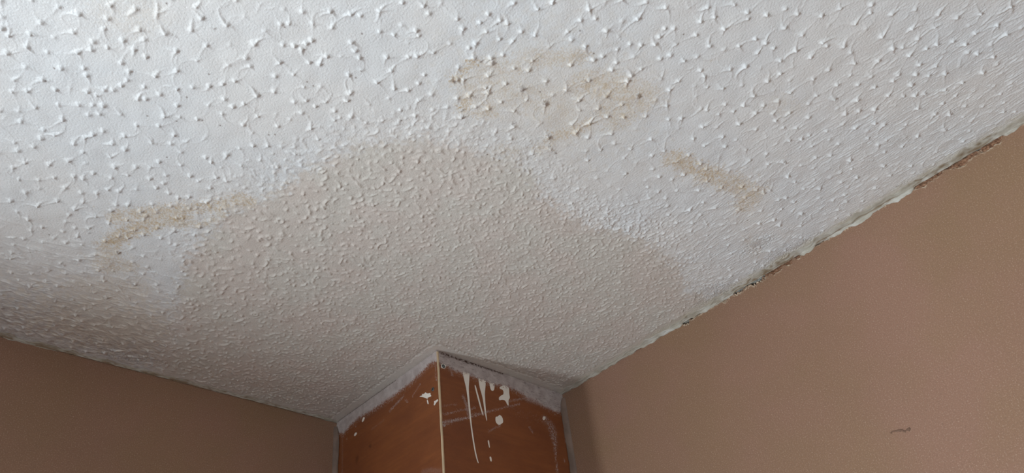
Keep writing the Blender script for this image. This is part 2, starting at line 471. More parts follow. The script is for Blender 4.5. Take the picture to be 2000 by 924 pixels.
def height(x0, x1, y0, y1, res, seed, full=True):
    r = np.random.default_rng(seed)
    h = stamp(x0, x1, y0, y1, res)
    ny, nx = h.shape
    X, Y = np.meshgrid(np.linspace(x0, x1, nx, dtype=np.float32), np.linspace(y0, y1, ny, dtype=np.float32))
    N = lambda lo, hi, ax=1, ay=1: fftnoise((ny, nx), res, lo, hi, ax, ay, r)
    # brushed relief, along the right wall and, near the left wall, along that
    wr = sm(-0.75, -0.05, X)
    wl = sm(-0.35, -0.03, Y)
    br_y = N(0.0022, 0.008, 1, 0.12)
    br_x = N(0.0028, 0.012, 0.14, 1)
    relief = 0.00009 * N(0.0025, 0.008) + 0.00008 * br_y * (0.35 + 1.2 * wr ** 3) + 0.00012 * br_x * wl
    ridx = np.maximum(br_x - 0.9, 0) * 0.0003 * wl + np.maximum(br_y - 0.9, 0) * 0.00028 * wr ** 3
    # rounding of the traced coating
    art = h * (1 + 0.15 * wl) + relief + ridx
    low = N(0.04, 0.3) * 0.0003
    if not full:
        return X, Y, art + low, None
    wx = X + 0.006 * N(0.01, 0.06); wy = Y + 0.006 * N(0.01, 0.06)
    ins = inside(wx, wy, patch_poly)
    sd = poly_dist(wx, wy, patch_poly, True)
    sd = np.where(ins, -sd, sd)
    # smeared, re-textured patch: short worm-like ridges
    coarse = sm(0.55, 0.78, -X) * sm(0.15, 0.5, -Y)
    wst = stamp(x0, x1, y0, y1, res, worms())
    worm = wst
    worm = worm + 0.00009 * N(0.003, 0.012) + relief * 0.5
    smooth_spot = sm(0.8, 1.8, N(0.03, 0.09)) * 0.6
    worm *= 1 - smooth_spot
    p = sm(0.004, -0.006, sd)
    # crumbly margin round the upper edge of the patch
    top = sm(-0.28, -0.40, Y)
    marg = sm(0.085, 0.0, sd) * sm(-0.03, 0.0, sd) * top
    cr = N(0.004, 0.011)
    crackle = sm(0.30, 0.0, np.abs(N(0.0055, 0.016))) * 0.0008 * sm(-0.5, 1.0, N(0.01, 0.03)) + 0.00012 * cr
    z = art * (1 - p) * (1 - 0.35 * marg) + worm * p + (1 - p) * sm(0.0, 0.7, marg) * (crackle * 0.6 + wst * 0.65) + low
    rgt = sm(1.0, 0.0, np.hypot((X + 0.30) / 0.16, (Y + 0.72) / 0.22))       # rough plastery area right of the patch
    z += (1 - p) * rgt * (0.00015 * cr + wst * 0.8)
    # smooth margins by the walls and round the boxing
    dr = -X + 0.002 * N(0.01, 0.05); dl = -Y + 0.002 * N(0.01, 0.05)
    cvr = sm(0.030, 0.010, dr) ; cvl = sm(0.022, 0.008, dl)
    dbx = np.maximum(np.maximum(-A - X, X), np.maximum(-B - Y, Y))
    dbx = np.hypot(np.maximum(-A - X, 0), np.maximum(-B - Y, 0)) + 0.0015 * N(0.01, 0.05)
    cvb = sm(0.021, 0.016, dbx)
    flat = np.maximum(np.maximum(cvr, cvl), cvb)
    z = z * (1 - 0.93 * flat) + flat * (0.00008 * br_y * wr + 0.00006 * N(0.004, 0.02))
    z += 0.0012 * cvb
    crease = np.exp(-((dbx - 0.021) / 0.0016) ** 2) * 0.0009
    z += -crease * (dbx > 0.01)
    # flaked places by the right wall and the left wall
    def blob(u, v, rx, ry, t=1.0):
        c = bp(u, v)
        return sm(1.25, 0.55, np.hypot((X - c[0]) / rx, (Y - c[1]) / ry) + 0.35 * t * fl)
    fl = N(0.003, 0.012)
    flake = np.zeros_like(X)
    for u, v, rx, ry in ((1480, 478, 0.014, 0.02), (1520, 500, 0.012, 0.03), (1385, 566, 0.012, 0.02), (1405, 572, 0.01, 0.03),
                         (1368, 590, 0.005, 0.014), (1500, 530, 0.008, 0.03), (1560, 480, 0.006, 0.03), (28, 655, 0.03, 0.004),
                         (240, 695, 0.03, 0.010), (285, 700, 0.035, 0.006), (1760, 362, 0.003, 0.008)):
        flake = np.maximum(flake, blob(u, v, rx, ry))
    z -= flake * 0.0006 * (0.4 + np.abs(fl))
    # colour masks
    stain = np.zeros_like(X); nz = N(0.003, 0.03); nz2 = N(0.012, 0.05)
    sx = X + 0.0035 * N(0.004, 0.03); sy = Y + 0.0035 * N(0.004, 0.03)
    for path, w, k in STAINS:
        pts = W2(path)
        d = poly_dist(sx, sy, pts)
        v = 0.95 * k * sm(w * 1.5, w * 0.3, d * (1 + 0.25 * nz2)) * np.clip(0.72 + 0.30 * nz + 0.2 * nz2, 0, 1.3)
        rim = k * 0.22 * np.exp(-((d - w * 0.85) / 0.0022) ** 2)
        stain = np.maximum(stain, v + rim * (v > 0.02))
    stain *= 1 - p * 0.8
    # general faint yellowing
    cc = bp(1090, 200)
    stain = np.maximum(stain, 0.16 * sm(1.2, 0.2, np.hypot((X - cc[0]) / 0.17, (Y - cc[1]) / 0.13) + 0.2 * nz2) * (1 - p))
    cc = bp(230, 640)
    stain = np.maximum(stain, 0.38 * sm(1.2, 0.3, np.hypot((X - cc[0]) / 0.17, (Y - cc[1]) / 0.11) + 0.2 * nz2) * (1 - p))
    fleck = np.zeros_like(X)
    for u, v, s in FLECKS:
        c = bp(u, v); rr_ = s * 0.00075
        k = np.exp(-((((0.7 * X + 0.3 * sx) - c[0]) ** 2 + ((0.7 * Y + 0.3 * sy) - c[1]) ** 2) / (rr_ * rr_)))
        fleck = np.maximum(fleck, 0.75 * k)
        z += 0.0012 * k
    for u, v in SPECKS:
        c = bp(u, v)
        k = np.exp(-(((X - c[0]) ** 2 + (Y - c[1]) ** 2) / (0.0010 ** 2)))
        fleck = np.maximum(fleck, k)
    grime_shade = flake * (0.14 + 0.30 * sm(-0.2, 1.2, fl))
    grime_shade = np.maximum(grime_shade, 0.22 * sm(0.008, 0.0, dbx) * (dbx < 0.03))
    grime_shade = np.maximum(grime_shade, 0.55 * sm(0.012, 0.0, dl) * sm(-1.2, 0.8, N(0.01, 0.08, 0.3, 1)))
    grime_shade = np.maximum(grime_shade, 0.30 * np.exp(-((dbx - 0.021) / 0.002) ** 2))
    cream = cvr * sm(-0.42, -0.6, Y) * np.clip(0.75 + 0.2 * N(0.01, 0.08, 1, 0.3), 0, 1)
    cream = np.maximum(cream, 0.5 * cvr)
    nz3 = N(0.006, 0.03, 0.4, 1)
    grime_shade = np.maximum(grime_shade, 0.34 * sm(-0.30, -0.06, Y) * np.clip(0.55 + 0.35 * nz2 + 0.2 * nz3, 0, 1) * (1 - p))  # mottled grime, plus light falloff by the left wall painted into the colour
    grime_shade = np.maximum(grime_shade, 0.5 * sm(0.35, 1.2, fleck * 0 + nz3) * sm(-0.16, -0.05, Y) * sm(-0.62, -0.75, X) * (1 - p))
    edge_fade = sm(IX0 + 0.01, -1.02, X) * sm(IY0 + 0.005, -1.42, Y)
    grime_shade = grime_shade * edge_fade; stain = stain * edge_fade
    # the smeared band is the matte colour
    pm = np.clip(sm(0.012, -0.016, sd) + 0.35 * marg * sm(-0.2, 1.0, nz2), 0, 1)
    return X, Y, z, dict(patch=pm, stain=np.clip(stain, 0, 1), grime_shade=np.clip(grime_shade, 0, 1), fleck=np.clip(fleck, 0, 1), cream=cream)

EX = 0.03
X, Y, Z, AT = height(IX0, EX, IY0, EX, 0.001, 11)
P1 = np.stack([X, Y, H - Z], -1)

def flatparts():
    """the coarser textured parts and the plain rest of the ceiling"""
    out = []
    for (x0, x1, y0, y1, sd) in ((CX0, IX0, CY0, EX, 21), (IX0, EX, CY0, IY0, 22)):
        nx = int(round((x1 - x0) / 0.003)); ny = int(round((y1 - y0) / 0.003))
        Xo, Yo, Zo, _ = height(x0, x0 + nx * 0.003, y0, y0 + ny * 0.003, 0.003, sd, False)
        Xo = x0 + (Xo - x0) * (x1 - x0) / (nx * 0.003); Yo = y0 + (Yo - y0) * (y1 - y0) / (ny * 0.003)
        out.append(np.stack([Xo, Yo, H - Zo], -1))
    for (x0, x1, y0, y1) in ((-RX - 0.1, CX0, -RY - 0.1, EX), (CX0, EX, -RY - 0.1, CY0)):
        out.append(np.array([[[x0, y0, H], [x1, y0, H]], [[x0, y1, H], [x1, y1, H]]], float))
    return out

def ceiling():
    parts = [P1] + flatparts()
    V, Q, b = [], [], 0
    at = {k: [v.ravel()] for k, v in AT.items()}
    for i, P in enumerate(parts):
        ny, nx, _ = P.shape
        idx = (b + np.arange(ny * nx, dtype=np.int32)).reshape(ny, nx)
        Q.append(np.stack([idx[:-1, :-1], idx[1:, :-1], idx[1:, 1:], idx[:-1, 1:]], -1).reshape(-1, 4))
        V.append(P.reshape(-1, 3).astype(np.float32)); b += ny * nx
        if i:
            for k in at: at[k].append(np.zeros(ny * nx, np.float32))
    V = np.concatenate(V); Q = np.concatenate(Q)
    me = bpy.data.meshes.new('ceiling')
    me.vertices.add(len(V)); me.vertices.foreach_set('co', V.ravel())
    n = len(Q)
    me.loops.add(n * 4); me.loops.foreach_set('vertex_index', Q.ravel())
    me.polygons.add(n)
    me.polygons.foreach_set('loop_start', np.arange(n, dtype=np.int32) * 4)
    me.polygons.foreach_set('loop_total', np.full(n, 4, np.int32))
    me.polygons.foreach_set('use_smooth', np.ones(n, bool))
    me.update(calc_edges=True)
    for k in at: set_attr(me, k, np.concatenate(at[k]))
    me.materials.append(M_CEIL)
    o = bpy.data.objects.new('ceiling', me); col.objects.link(o)
    return structure(o)
ceil = ceiling()
ceil['label'] = 'white stippled ceiling with brown water stains and a smoother grey patch'
del P1

# ------------------------------------------------------------------ walls
def ry(u, v): return bp(u, v, 'z', H)[1]
# crack / torn zones along the right wall, as y ranges read from the photo (x pixels -> y)
def y_at(u):                                        # y on the junction line for a pixel column
    lo_, hi_ = -1.6, -0.2
    for _ in range(40):
        mid = (lo_ + hi_) / 2
        q = MW @ (np.array([0, mid, H]) - CAM)
        uu = 1000 + F * q[0] / -q[2]
        if uu > u: lo_ = mid
        else: hi_ = mid
    return (lo_ + hi_) / 2

def rng_mask(t, u0, u1, soft=0.006):
    a, b = y_at(u1), y_at(u0)
    return sm(a - soft, a + soft, t) * sm(b + soft, b - soft, t)

GAPZ = [(1432, 1492, 0.0055), (1333, 1352, 0.0045), (1392, 1434, 0.0016), (1590, 1608, 0.0015), (1628, 1660, 0.0014), (1700, 1745, 0.0012), (1904, 1915, 0.002)]
TORN = [(1482, 1562, 1.0), (1590, 1625, 0.6), (1782, 1960, 0.95), (1380, 1432, 0.5), (1330, 1375, 0.4), (1960, 2040, 0.4)]

def wall_right_obj():
    res = 0.0012
    y0, y1 = -1.62, -B - 0.0005
    ny = int((y1 - y0) / res)
    yy = np.linspace(y0, y1, ny)
    dep = np.concatenate([np.arange(0, 0.03, res), [0.035, 0.05, 0.08, 0.15, 0.3, 0.6, 1.2, H - 0.001]])
    nd = len(dep)
    r = np.random.default_rng(5)
    n1 = fftnoise((ny, 64), res, 0.020, 0.08, 1, 1, r)[:, 0] * 0.8 + 0.25 * fftnoise((ny, 64), res, 0.007, 0.03, 1, 1, r)[:, 0]
    n2 = fftnoise((ny, 64), res, 0.002, 0.008, 1, 1, r)[:, 0]
    gap = np.zeros(ny); torn = np.zeros(ny)
    for a, b, g in GAPZ: gap = np.maximum(gap, g * rng_mask(yy, a, b))
    for a, b, g in TORN: torn = np.maximum(torn, g * rng_mask(yy, a, b, 0.012))
    gap = gap * np.clip(0.8 + 0.45 * n1 + 0.3 * n2, 0.05, 2)
    D, YY = np.meshgrid(dep, yy)
    G = gap[:, None] * np.exp(-D / 0.02)
    f2 = fftnoise((ny, nd), res, 0.0025, 0.01, 1, 0.25, r)
    f3 = fftnoise((ny, nd), res, 0.0015, 0.006, 1, 0.25, r)
    top = D < 0.03
    tw = (0.0085 + 0.003 * n1[:, None]) * torn[:, None]
    tm = sm(1.15, 0.8, D / np.maximum(tw, 1e-4)) * (torn[:, None] > 0.05) * top
    Xw = np.where(top, -0.0004 * np.abs(f2) * sm(0.03, 0.0, D) * 0.4, 0)
    Xw = Xw + tm * (0.0018 + 0.0008 * f2)                    # torn away: recessed
    Xw = Xw - 0.0009 * np.exp(-((D - tw) / 0.0012) ** 2) * (torn[:, None] > 0.1)
    Pp = np.stack([Xw, YY, H - D - G], -1)
    lip = np.exp(-((D - tw) / 0.0013) ** 2) * (torn[:, None] > 0.1) * sm(-0.4, 0.8, f3 + n1[:, None] * 0.5)
    lip2 = np.exp(-((D - 0.0035) / 0.002) ** 2) * (gap[:, None] > 0.0015) * sm(-0.6, 0.6, f3)
    # scuff on the wall below, and a dull stain next to the boxing
    at = dict(torn=tm, cream=np.clip(0.8 * lip + 0.9 * lip2, 0, 1), dark=np.clip(tm * sm(0.7, 1.7, f3) * 0.7, 0, 1))
    w = grid_mesh('wall_right', Pp, M_WALL, at, flip=True)
    return structure(w)
wr_ = wall_right_obj()
# rest of the right wall (towards the back of the room) and the recess above its top edge, joined in the same object
def add_quads(o, quads):
    bm = bmesh.new(); bm.from_mesh(o.data)
    for q in quads:
        bm.faces.new([bm.verts.new(v) for v in q])
    bm.to_mesh(o.data); bm.free()
add_quads(wr_, [[(0, -1.62, 0), (0, -RY, 0), (0, -RY, H), (0, -1.62, H)],
                [(0.0005, -B, 0), (0.0005, 0, 0), (0.0005, 0, H), (0.0005, -B, H)],
                [(0.025, -1.7, H - 0.03), (0.025, 0.0, H - 0.03), (0.025, 0.0, H), (0.025, -1.7, H)],
                [(0.0, -1.7, H - 0.03), (0.025, -1.7, H - 0.03), (0.025, 0.0, H - 0.03), (0.0, 0.0, H - 0.03)],
                [(0, 0, H - 0.03), (0.025, 0, H - 0.03), (0.025, 0, H), (0, 0, H)],
                [(0, -1.7, H - 0.03), (0.025, -1.7, H - 0.03), (0.025, -1.7, H), (0, -1.7, H)]])

# left wall with the window opening
M_PLAIN = M_WALL
wl_ = mesh_obj('wall_left', *(lambda q: ([v for f in q for v in f], [tuple(range(4 * i, 4 * i + 4)) for i in range(len(q))]))([
    [(WX1, 0, 0), (0, 0, 0), (0, 0, H), (WX1, 0, H)],
    [(-RX, 0, 0), (WX0, 0, 0), (WX0, 0, H), (-RX, 0, H)],
    [(WX0, 0, 0), (WX1, 0, 0), (WX1, 0, WZ0), (WX0, 0, WZ0)],
    [(WX0, 0, WZ1), (WX1, 0, WZ1), (WX1, 0, H), (WX0, 0, H)],
    [(WX0, 0, WZ0), (WX0, 0.12, WZ0), (WX0, 0.12, WZ1), (WX0, 0, WZ1)],
    [(WX1, 0, WZ0), (WX1, 0.12, WZ0), (WX1, 0.12, WZ1), (WX1, 0, WZ1)],
    [(WX0, 0, WZ0), (WX1, 0, WZ0), (WX1, 0.12, WZ0), (WX0, 0.12, WZ0)],
    [(WX0, 0, WZ1), (WX1, 0, WZ1), (WX1, 0.12, WZ1), (WX0, 0.12, WZ1)]]), M_PLAIN)
structure(wl_)
structure(mesh_obj('wall_back', [(-RX, -RY, 0), (0, -RY, 0), (0, -RY, H), (-RX, -RY, H)], [(0, 1, 2, 3)], M_GREY))
structure(mesh_obj('wall_front', [(-RX, -RY, 0), (-RX, 0, 0), (-RX, 0, H), (-RX, -RY, H)], [(0, 1, 2, 3)], M_GREY))
structure(mesh_obj('floor', [(-RX, -RY, 0), (0, -RY, 0), (0, 0, 0), (-RX, 0, 0)], [(0, 1, 2, 3)], M_FLOOR))

# window in the opening (out of the picture, the daylight's source)
f_ = 0.05
win = boxes('window_1', [(WX0, WX0 + f_, 0.05, 0.11, WZ0, WZ1), (WX1 - f_, WX1, 0.05, 0.11, WZ0, WZ1),
                         (WX0 + f_, WX1 - f_, 0.05, 0.11, WZ0, WZ0 + f_), (WX0 + f_, WX1 - f_, 0.05, 0.11, WZ1 - f_, WZ1),
                         ((WX0 + WX1) / 2 - 0.03, (WX0 + WX1) / 2 + 0.03, 0.05, 0.11, WZ0 + f_, WZ1 - f_)], M_FRAME)
structure(win)
gl = NT('window_glass', 0.02); gl.bsdf.inputs['Transmission Weight'].default_value = 1.0; gl.done((0.95, 0.97, 0.98))
boxes('pane', [(WX0 + f_, WX1 - f_, 0.078, 0.082, WZ0 + f_, WZ1 - f_)], gl.mat, win)

# ------------------------------------------------------------------ sealant along the junctions
def sealant(name, t0, t1, place, w1f, w2f, dirtf, seed, res=0.0015, thick=0.0035):
    """a bead smeared into the junction; place(t, d, dz) -> point, d out along the ceiling, dz down the wall"""
    nt = int(abs(t1 - t0) / res)
    t = np.linspace(t0, t1, nt)
    r = np.random.default_rng(seed)
    na = fftnoise((nt, 64), res, 0.030, 0.15, 1, 1, r)[:, 0]
    nb = fftnoise((nt, 64), res, 0.008, 0.03, 1, 1, r)[:, 0]
    nc = fftnoise((nt, 64), res, 0.028, 0.12, 1, 1, r)[:, 32]
    w1 = w1f(t) * np.clip(1 + 0.22 * na, 0.3, 2)
    w2 = w2f(t) * np.clip(1 + 0.05 * nb + 0.22 * nc, 0.3, 1.8)
    k = 15
    s = np.linspace(-1, 1, k)
    P = np.zeros((nt, k, 3)); dirt = np.zeros((nt, k))
    f = fftnoise((nt, k * 4), res, 0.002, 0.01, 0.6, 0.15, r)[:, :k]
    for j, sj in enumerate(s):
        if sj < 0:                                   # on the ceiling side
            a = -sj
            d = w1 * a + thick * 0.5 * (1 - a); dz = thick * (1 - a) ** 1.6 + 0.0004 * (a < 0.99) - 0.0006 * (a >= 0.99)
            dz = dz + 0.00025 * f[:, j]
        else:
            a = sj
            dz = w2 * a + thick * (1 - a); d = thick * 0.5 * (1 - a) ** 1.6 + 0.0013 * (a < 0.99) - 0.0008 * (a >= 0.99)
            d = d + 0.0002 * f[:, j]
        P[:, j] = place(t, d, dz)
        dirt[:, j] = dirtf(t, sj, f[:, j], na)
    o = grid_mesh(name, P, M_SEAL, dict(dirt=np.clip(dirt, 0, 1)))
    bm = bmesh.new(); bm.from_mesh(o.data)
    bmesh.ops.recalc_face_normals(bm, faces=bm.faces); bm.to_mesh(o.data); bm.free()
    return structure(o)

def keep_r(t):
    g = np.zeros_like(t)
    for a, b, q in GAPZ: g = np.maximum(g, min(1, q / 0.004) * rng_mask(t, a, b, 0.004))
    for a, b, q in TORN: g = np.maximum(g, q * rng_mask(t, a, b, 0.006))
    return 1 - g
sealant('trim_1', -1.62, -B, lambda t, d, dz: np.stack([-d + 0 * t, t, H - dz + 0 * t], -1),
        lambda t: 0.010 + 0.004 * sm(-0.5, -0.9, t), lambda t: np.clip((0.0035 + 0.0045 * sm(-0.5, -0.85, t)) * keep_r(t) + 0.0004, 0.0006, 1),
        lambda t, s, f, n: (0.45 + 0.3 * f) * (1 - keep_r(t)) + 0.8 * np.exp(-((s + 0.28) / 0.07) ** 2) * (rng_mask(t, 1600, 1760, 0.01) + 0.7 * rng_mask(t, 1430, 1560, 0.01) + 0.5 * rng_mask(t, 1880, 1930, 0.01)) + 0.25 * sm(-0.62, -0.45, t), 31)['label'] = \
    'cream sealant bead along the top of the right wall, torn in places'
sealant('trim_2', -1.9, -A, lambda t, d, dz: np.stack([t, -d + 0 * t, H - dz + 0 * t], -1),
        lambda t: 0.009 + 0 * t, lambda t: 0.0022 + 0.003 * sm(-0.8, -1.0, t),
        lambda t, s, f, n: 0.35 + 0.2 * f + 0.9 * np.exp(-((s - 0.0) / 0.4) ** 2) * sm(-0.9, 0.6, n) * sm(-0.55, -0.7, t) - 0.3 * sm(0.6, 0.9, s), 32)['label'] = \
    'thin grubby sealant line along the top of the left wall'

# ------------------------------------------------------------------ pipe boxing
box = bpy.data.objects.new('pipe_boxing', None); col.objects.link(box)
box.location = (-A / 2, -B / 2, 0)
box['label'] = 'brown stained timber pipe boxing in the room corner, smeared with white paint at the top'
box['category'] = 'pipe boxing'
BI = Matrix.Translation(Vector((A / 2, B / 2, 0)))
def child(o, label=None):
    o.parent = box
    o.matrix_parent_inverse = BI
    if label: o['label'] = label
    return o

# face coordinates from pixels: left face x = -A (coordinate y), front face y = -B (coordinate x); s = distance, d = depth below ceiling
def fl_(u, v): p = bp(u, v, 'x', -A); return (p[1], H - p[2])
def fr_(u, v): p = bp(u, v, 'y', -B); return (p[0], H - p[2])
c1 = lambda x, y: (x / 3.5 + 640, y / 3.5 + 660)     # zoom crops of the boxing
c2 = lambda x, y: (x / 3.5 + 860, y / 3.5 + 660)

def board(name, side):
    res = 0.0009
    top_d = 0.28
    L = B if side == 'L' else A
    n = int(L / res)
    s = np.linspace(-L, 0, n)
    dep = np.concatenate([np.arange(0, top_d, res), [top_d + 0.02, top_d + 0.1, 0.8, 1.5, H]])
    nd = len(dep)
    Sg, D = np.meshgrid(s, dep)
    r = np.random.default_rng(3 if side == 'L' else 4)
    N = lambda lo, hi, ax=1, ay=1: fftnoise(Sg.shape, res, lo, hi, ax, ay, r)
    Sw = Sg + 0.0012 * N(0.002, 0.012); Dw = D + 0.0012 * N(0.002, 0.012)
    fine = N(0.0015, 0.006); med = N(0.004, 0.02)
    paint = np.zeros_like(Sg); dirt = np.zeros_like(Sg); knot = np.zeros_like(Sg)
    if side == 'L':
        low = [fl_(*c1(*q)) for q in ((60, 640), (110, 655), (150, 600), (210, 545), (270, 515), (450, 395), (560, 310), (650, 225), (700, 170), (740, 160))]
        strokes = [([c1(520, 398), c1(470, 450), c1(425, 500)], 0.0022, 0.55), ([c1(635, 310), c1(605, 360), c1(575, 405)], 0.0009, 0.5),
                   ([c1(530, 425), c1(550, 440)], 0.0010, 0.5), ([c1(300, 625), c1(390, 560)], 0.0008, 0.22),
                   ([c1(650, 918), c1(700, 905), c1(770, 912)], 0.005, 0.14), ([c1(190, 605), c1(192, 608)], 0.0011, 0.8),
                   ([c1(735, 180), c1(742, 290)], 0.0008, 0.6), ([c1(100, 690), c1(100, 924)], 0.0016, 0.22), ([c1(130, 690), c1(134, 692)], 0.001, 0.5)]
        fc = fl_
        knots = [(c1(290, 740), 0.004, 0.6), (c1(200, 830), 0.007, 0.45)]
    else:
        low = [fr_(*c2(*q)) for q in ((-28, 120), (0, 175), (50, 195), (100, 225), (180, 245), (260, 280), (350, 312), (470, 335), (540, 372), (600, 405), (660, 430), (720, 472), (780, 500), (840, 505))]
        strokes = [([c2(20, 525), c2(120, 500), c2(240, 478)], 0.0007, 0.75), ([c2(10, 578), c2(100, 560), c2(195, 545)], 0.0011, 0.9), ([c2(18, 600), c2(70, 575), c2(150, 560)], 0.0008, 0.7),
                   ([c2(195, 545), c2(330, 505), c2(460, 470), c2(545, 452)], 0.0009, 0.65), ([c2(470, 436), c2(530, 422), c2(600, 408)], 0.0009, 0.6),
                   ([c2(215, 525), c2(330, 500)], 0.0006, 0.6), ([c2(10, 470), c2(120, 452)], 0.0006, 0.3),
                   ([c2(412, 597), c2(325, 642)], 0.0009, 0.5), ([c2(607, 610), c2(630, 645)], 0.0016, 0.55), ([c2(155, 400), c2(175, 445), c2(195, 540)], 0.0034, 0.5),
                   ([c2(75, 225), c2(82, 258)], 0.0014, 0.55), ([c2(845, 610), c2(858, 720)], 0.0016, 0.5), ([c2(848, 830), c2(850, 850)], 0.001, 0.6),
                   ([c2(835, 380), c2(845, 520), c2(870, 700)], 0.0015, 0.0), ([c2(0, 585), c2(30, 600)], 0.0022, 0.9), ([c2(8, 590), c2(10, 612)], 0.0012, 0.9)]
        fc = fr_
        knots = []
    low = sorted(low)
    edge = np.interp(Sg, [q[0] for q in low], [q[1] for q in low])
    paint = np.maximum(paint, sm(0.0016, -0.0016, Dw - edge + 0.0010 * fine + 0.0010 * med) * np.clip(0.93 + 0.05 * fine, 0, 1))
    veil = sm(0.014, 0.0, D - edge) * (D > edge) * sm(0.2, 1.4, med + 0.5 * fine)
    paint = np.maximum(paint, 0.6 * veil)
    for path, w, k in strokes:
        pts = [fc(*q) for q in path]
        d = poly_dist(Sw, Dw, pts)
        g = np.clip(0.75 + 0.45 * fine, 0, 1) if w > 0.0014 else np.clip(0.85 + 0.25 * fine, 0, 1)
        paint = np.maximum(paint, k * sm(w * 1.3, w * 0.3, d) * g)
    for q, w, k in knots:
        a, b_ = fc(*q); knot = np.maximum(knot, k * sm(1.3, 0.2, np.hypot((Sw - a) / w, (Dw - b_) / (w * 1.3))))
    if side == 'R':                                  # powdery plaster smear by the right wall
        pts = [fr_(*c2(*q)) for q in ((715, 550), (750, 590), (770, 650), (785, 740), (790, 830), (800, 940))]
        d = poly_dist(Sw, Dw, pts)
        wd = np.interp(D, [q[1] for q in pts], [0.006, 0.009, 0.0085, 0.004, 0.002, 0.0025])
        pw = sm(1.2, 0.2, d / (1.5 * wd)) * sm(0.25, 0.9, fine + 0.6 * med)
        paint = np.maximum(paint, 0.8 * pw)
        pts = [fr_(*c2(*q)) for q in ((590, 415), (700, 450), (790, 490), (835, 500))]
        d = poly_dist(Sw, Dw, pts)
        paint = np.maximum(paint, 0.85 * sm(0.010, 0.001, d) * sm(-0.2, 0.5, fine))
        d = poly_dist(Sg, D, [fr_(*c2(500, 500)), fr_(*c2(700, 560))])
        paint = np.maximum(paint, 0.4 * sm(0.025, 0.0, d) * sm(1.6, 2.3, fine))
        crack = poly_dist(Sg + 0.0006 * med, D, [(-A + 0.008, 0.0035), (-A * 0.82, 0.0035), (-A * 0.5, 0.0015)])
        dirt = np.maximum(dirt, sm(0.0042, 0.0022, crack * (1 + 0.3 * med)) * sm(-1.2, 0.2, fine + med))
        crack = poly_dist(Sg, D, [(-A * 0.6, 0.0007), (0, 0.0007)])
        dirt = np.maximum(dirt, 0.5 * sm(0.0016, 0.0004, crack))
        dirt = np.maximum(dirt, 0.35 * sm(1.0, 1.9, N(0.004, 0.03, 0.25, 1)) * (D < edge))
    else:
        crack = poly_dist(Sg, D, [(-B * 0.62, 0.0008), (0, 0.0008)])
        dirt = np.maximum(dirt, 0.85 * sm(0.0024, 0.0006, crack * (1 + 0.25 * fine)))
        crack = poly_dist(Sg, D, [(-B, 0.0005), (-B * 0.6, 0.0005)])
        dirt = np.maximum(dirt, 0.4 * sm(0.0014, 0.0004, crack * (1 + 0.25 * fine)))
    # grubby shade of worn stain below the paint edge
    hgt = 0.0006 * np.clip(paint, 0, 1) * (0.7 + 0.3 * np.abs(fine)) + 0.0003 * sm(0.0, 1.0, paint) * med * 0.5
    hgt = np.where(D < top_d, hgt, 0)
    hgt += 0.0015 * sm(0.004, 0.0, D) * (0.5 + 0.3 * med) * (D < top_d) * 0
    if side == 'L': P = np.stack([-A - hgt, Sg, H - D], -1)
    else: P = np.stack([Sg, -B - hgt, H - D], -1)
    o = grid_mesh(name, P, M_BOARD, dict(paint=np.clip(paint, 0, 1), dirt=np.clip(dirt, 0, 1), knot=knot))
    # thickness: back of the board
    t = 0.009
    bm = bmesh.new(); bm.from_mesh(o.data)
    if side == 'L': q = [(-A + t, -L + 0.009, 0), (-A + t, 0, 0), (-A + t, 0, H), (-A + t, -L + 0.009, H)]
    else: q = [(-L + 0.009, -B + t, 0), (0, -B + t, 0), (0, -B + t, H), (-L + 0.009, -B + t, H)]
    bm.faces.new([bm.verts.new(v) for v in q])
    bm.to_mesh(o.data); bm.free()
    return child(o)
board('side_panel', 'L')['label'] = 'board facing left with one splat and a screw'
board('front_panel', 'R')['label'] = 'board facing right with long paint drips'

# corner bead
def bead():
    zz = np.linspace(0, H - 0.004, 260)
    r = np.random.default_rng(8)
    n = fftnoise((260, 16), 0.01, 0.03, 0.2, 1, 1, r)[:, 0] * 0.0002
    prof = [(-0.0022, 0.0), (-0.0026, -0.0016), (-0.0018, -0.0030), (0.0, -0.0034), (0.0012, -0.0030), (0.0018, -0.0016), (0.0014, 0.0)]
    P = np.zeros((260, len(prof), 3))
    for j, (a, b) in enumerate(prof):
        P[:, j] = np.stack([-A + a + n + 0.0006, -B + b * 0.8 + 0 * zz, zz], -1)
    return child(grid_mesh('corner_bead', P, M_BEAD, flip=True), 'cream strip on the outer corner')
bead()

# filler strips where the boards meet the walls
def filler(side):
    r = np.random.default_rng(9 if side == 'L' else 10)
    nz_ = 300
    zz = np.linspace(0, H - 0.012, nz_)
    n = fftnoise((nz_, 16), 0.008, 0.02, 0.2, 1, 1, r)[:, 0]
    w = (0.012 if side == 'L' else 0.0125) * np.clip(1 + 0.06 * n, 0.8, 1.2) * sm(0, 0.05, H - zz + 0.006)
    P = np.zeros((nz_, 7, 3))
    for j, a in enumerate(np.linspace(0, math.pi / 2, 7)):
        c, s = w * (1 - math.sin(a)), 0.006 * (1 - math.cos(a))
        if side == 'L': P[:, j] = np.stack([-A - 0.0012 - s + 0 * zz, -c, zz], -1)
        else: P[:, j] = np.stack([-c, -B - 0.0012 - s + 0 * zz, zz], -1)
    o = grid_mesh('filler_strip', P, M_FILL)
    bm = bmesh.new(); bm.from_mesh(o.data)
    bmesh.ops.recalc_face_normals(bm, faces=bm.faces); bm.to_mesh(o.data); bm.free()
    return child(o)
filler('L')['label'] = 'grey-brown filler strip against the left wall'
filler('R')['label'] = 'grey-brown filler strip against the right wall'

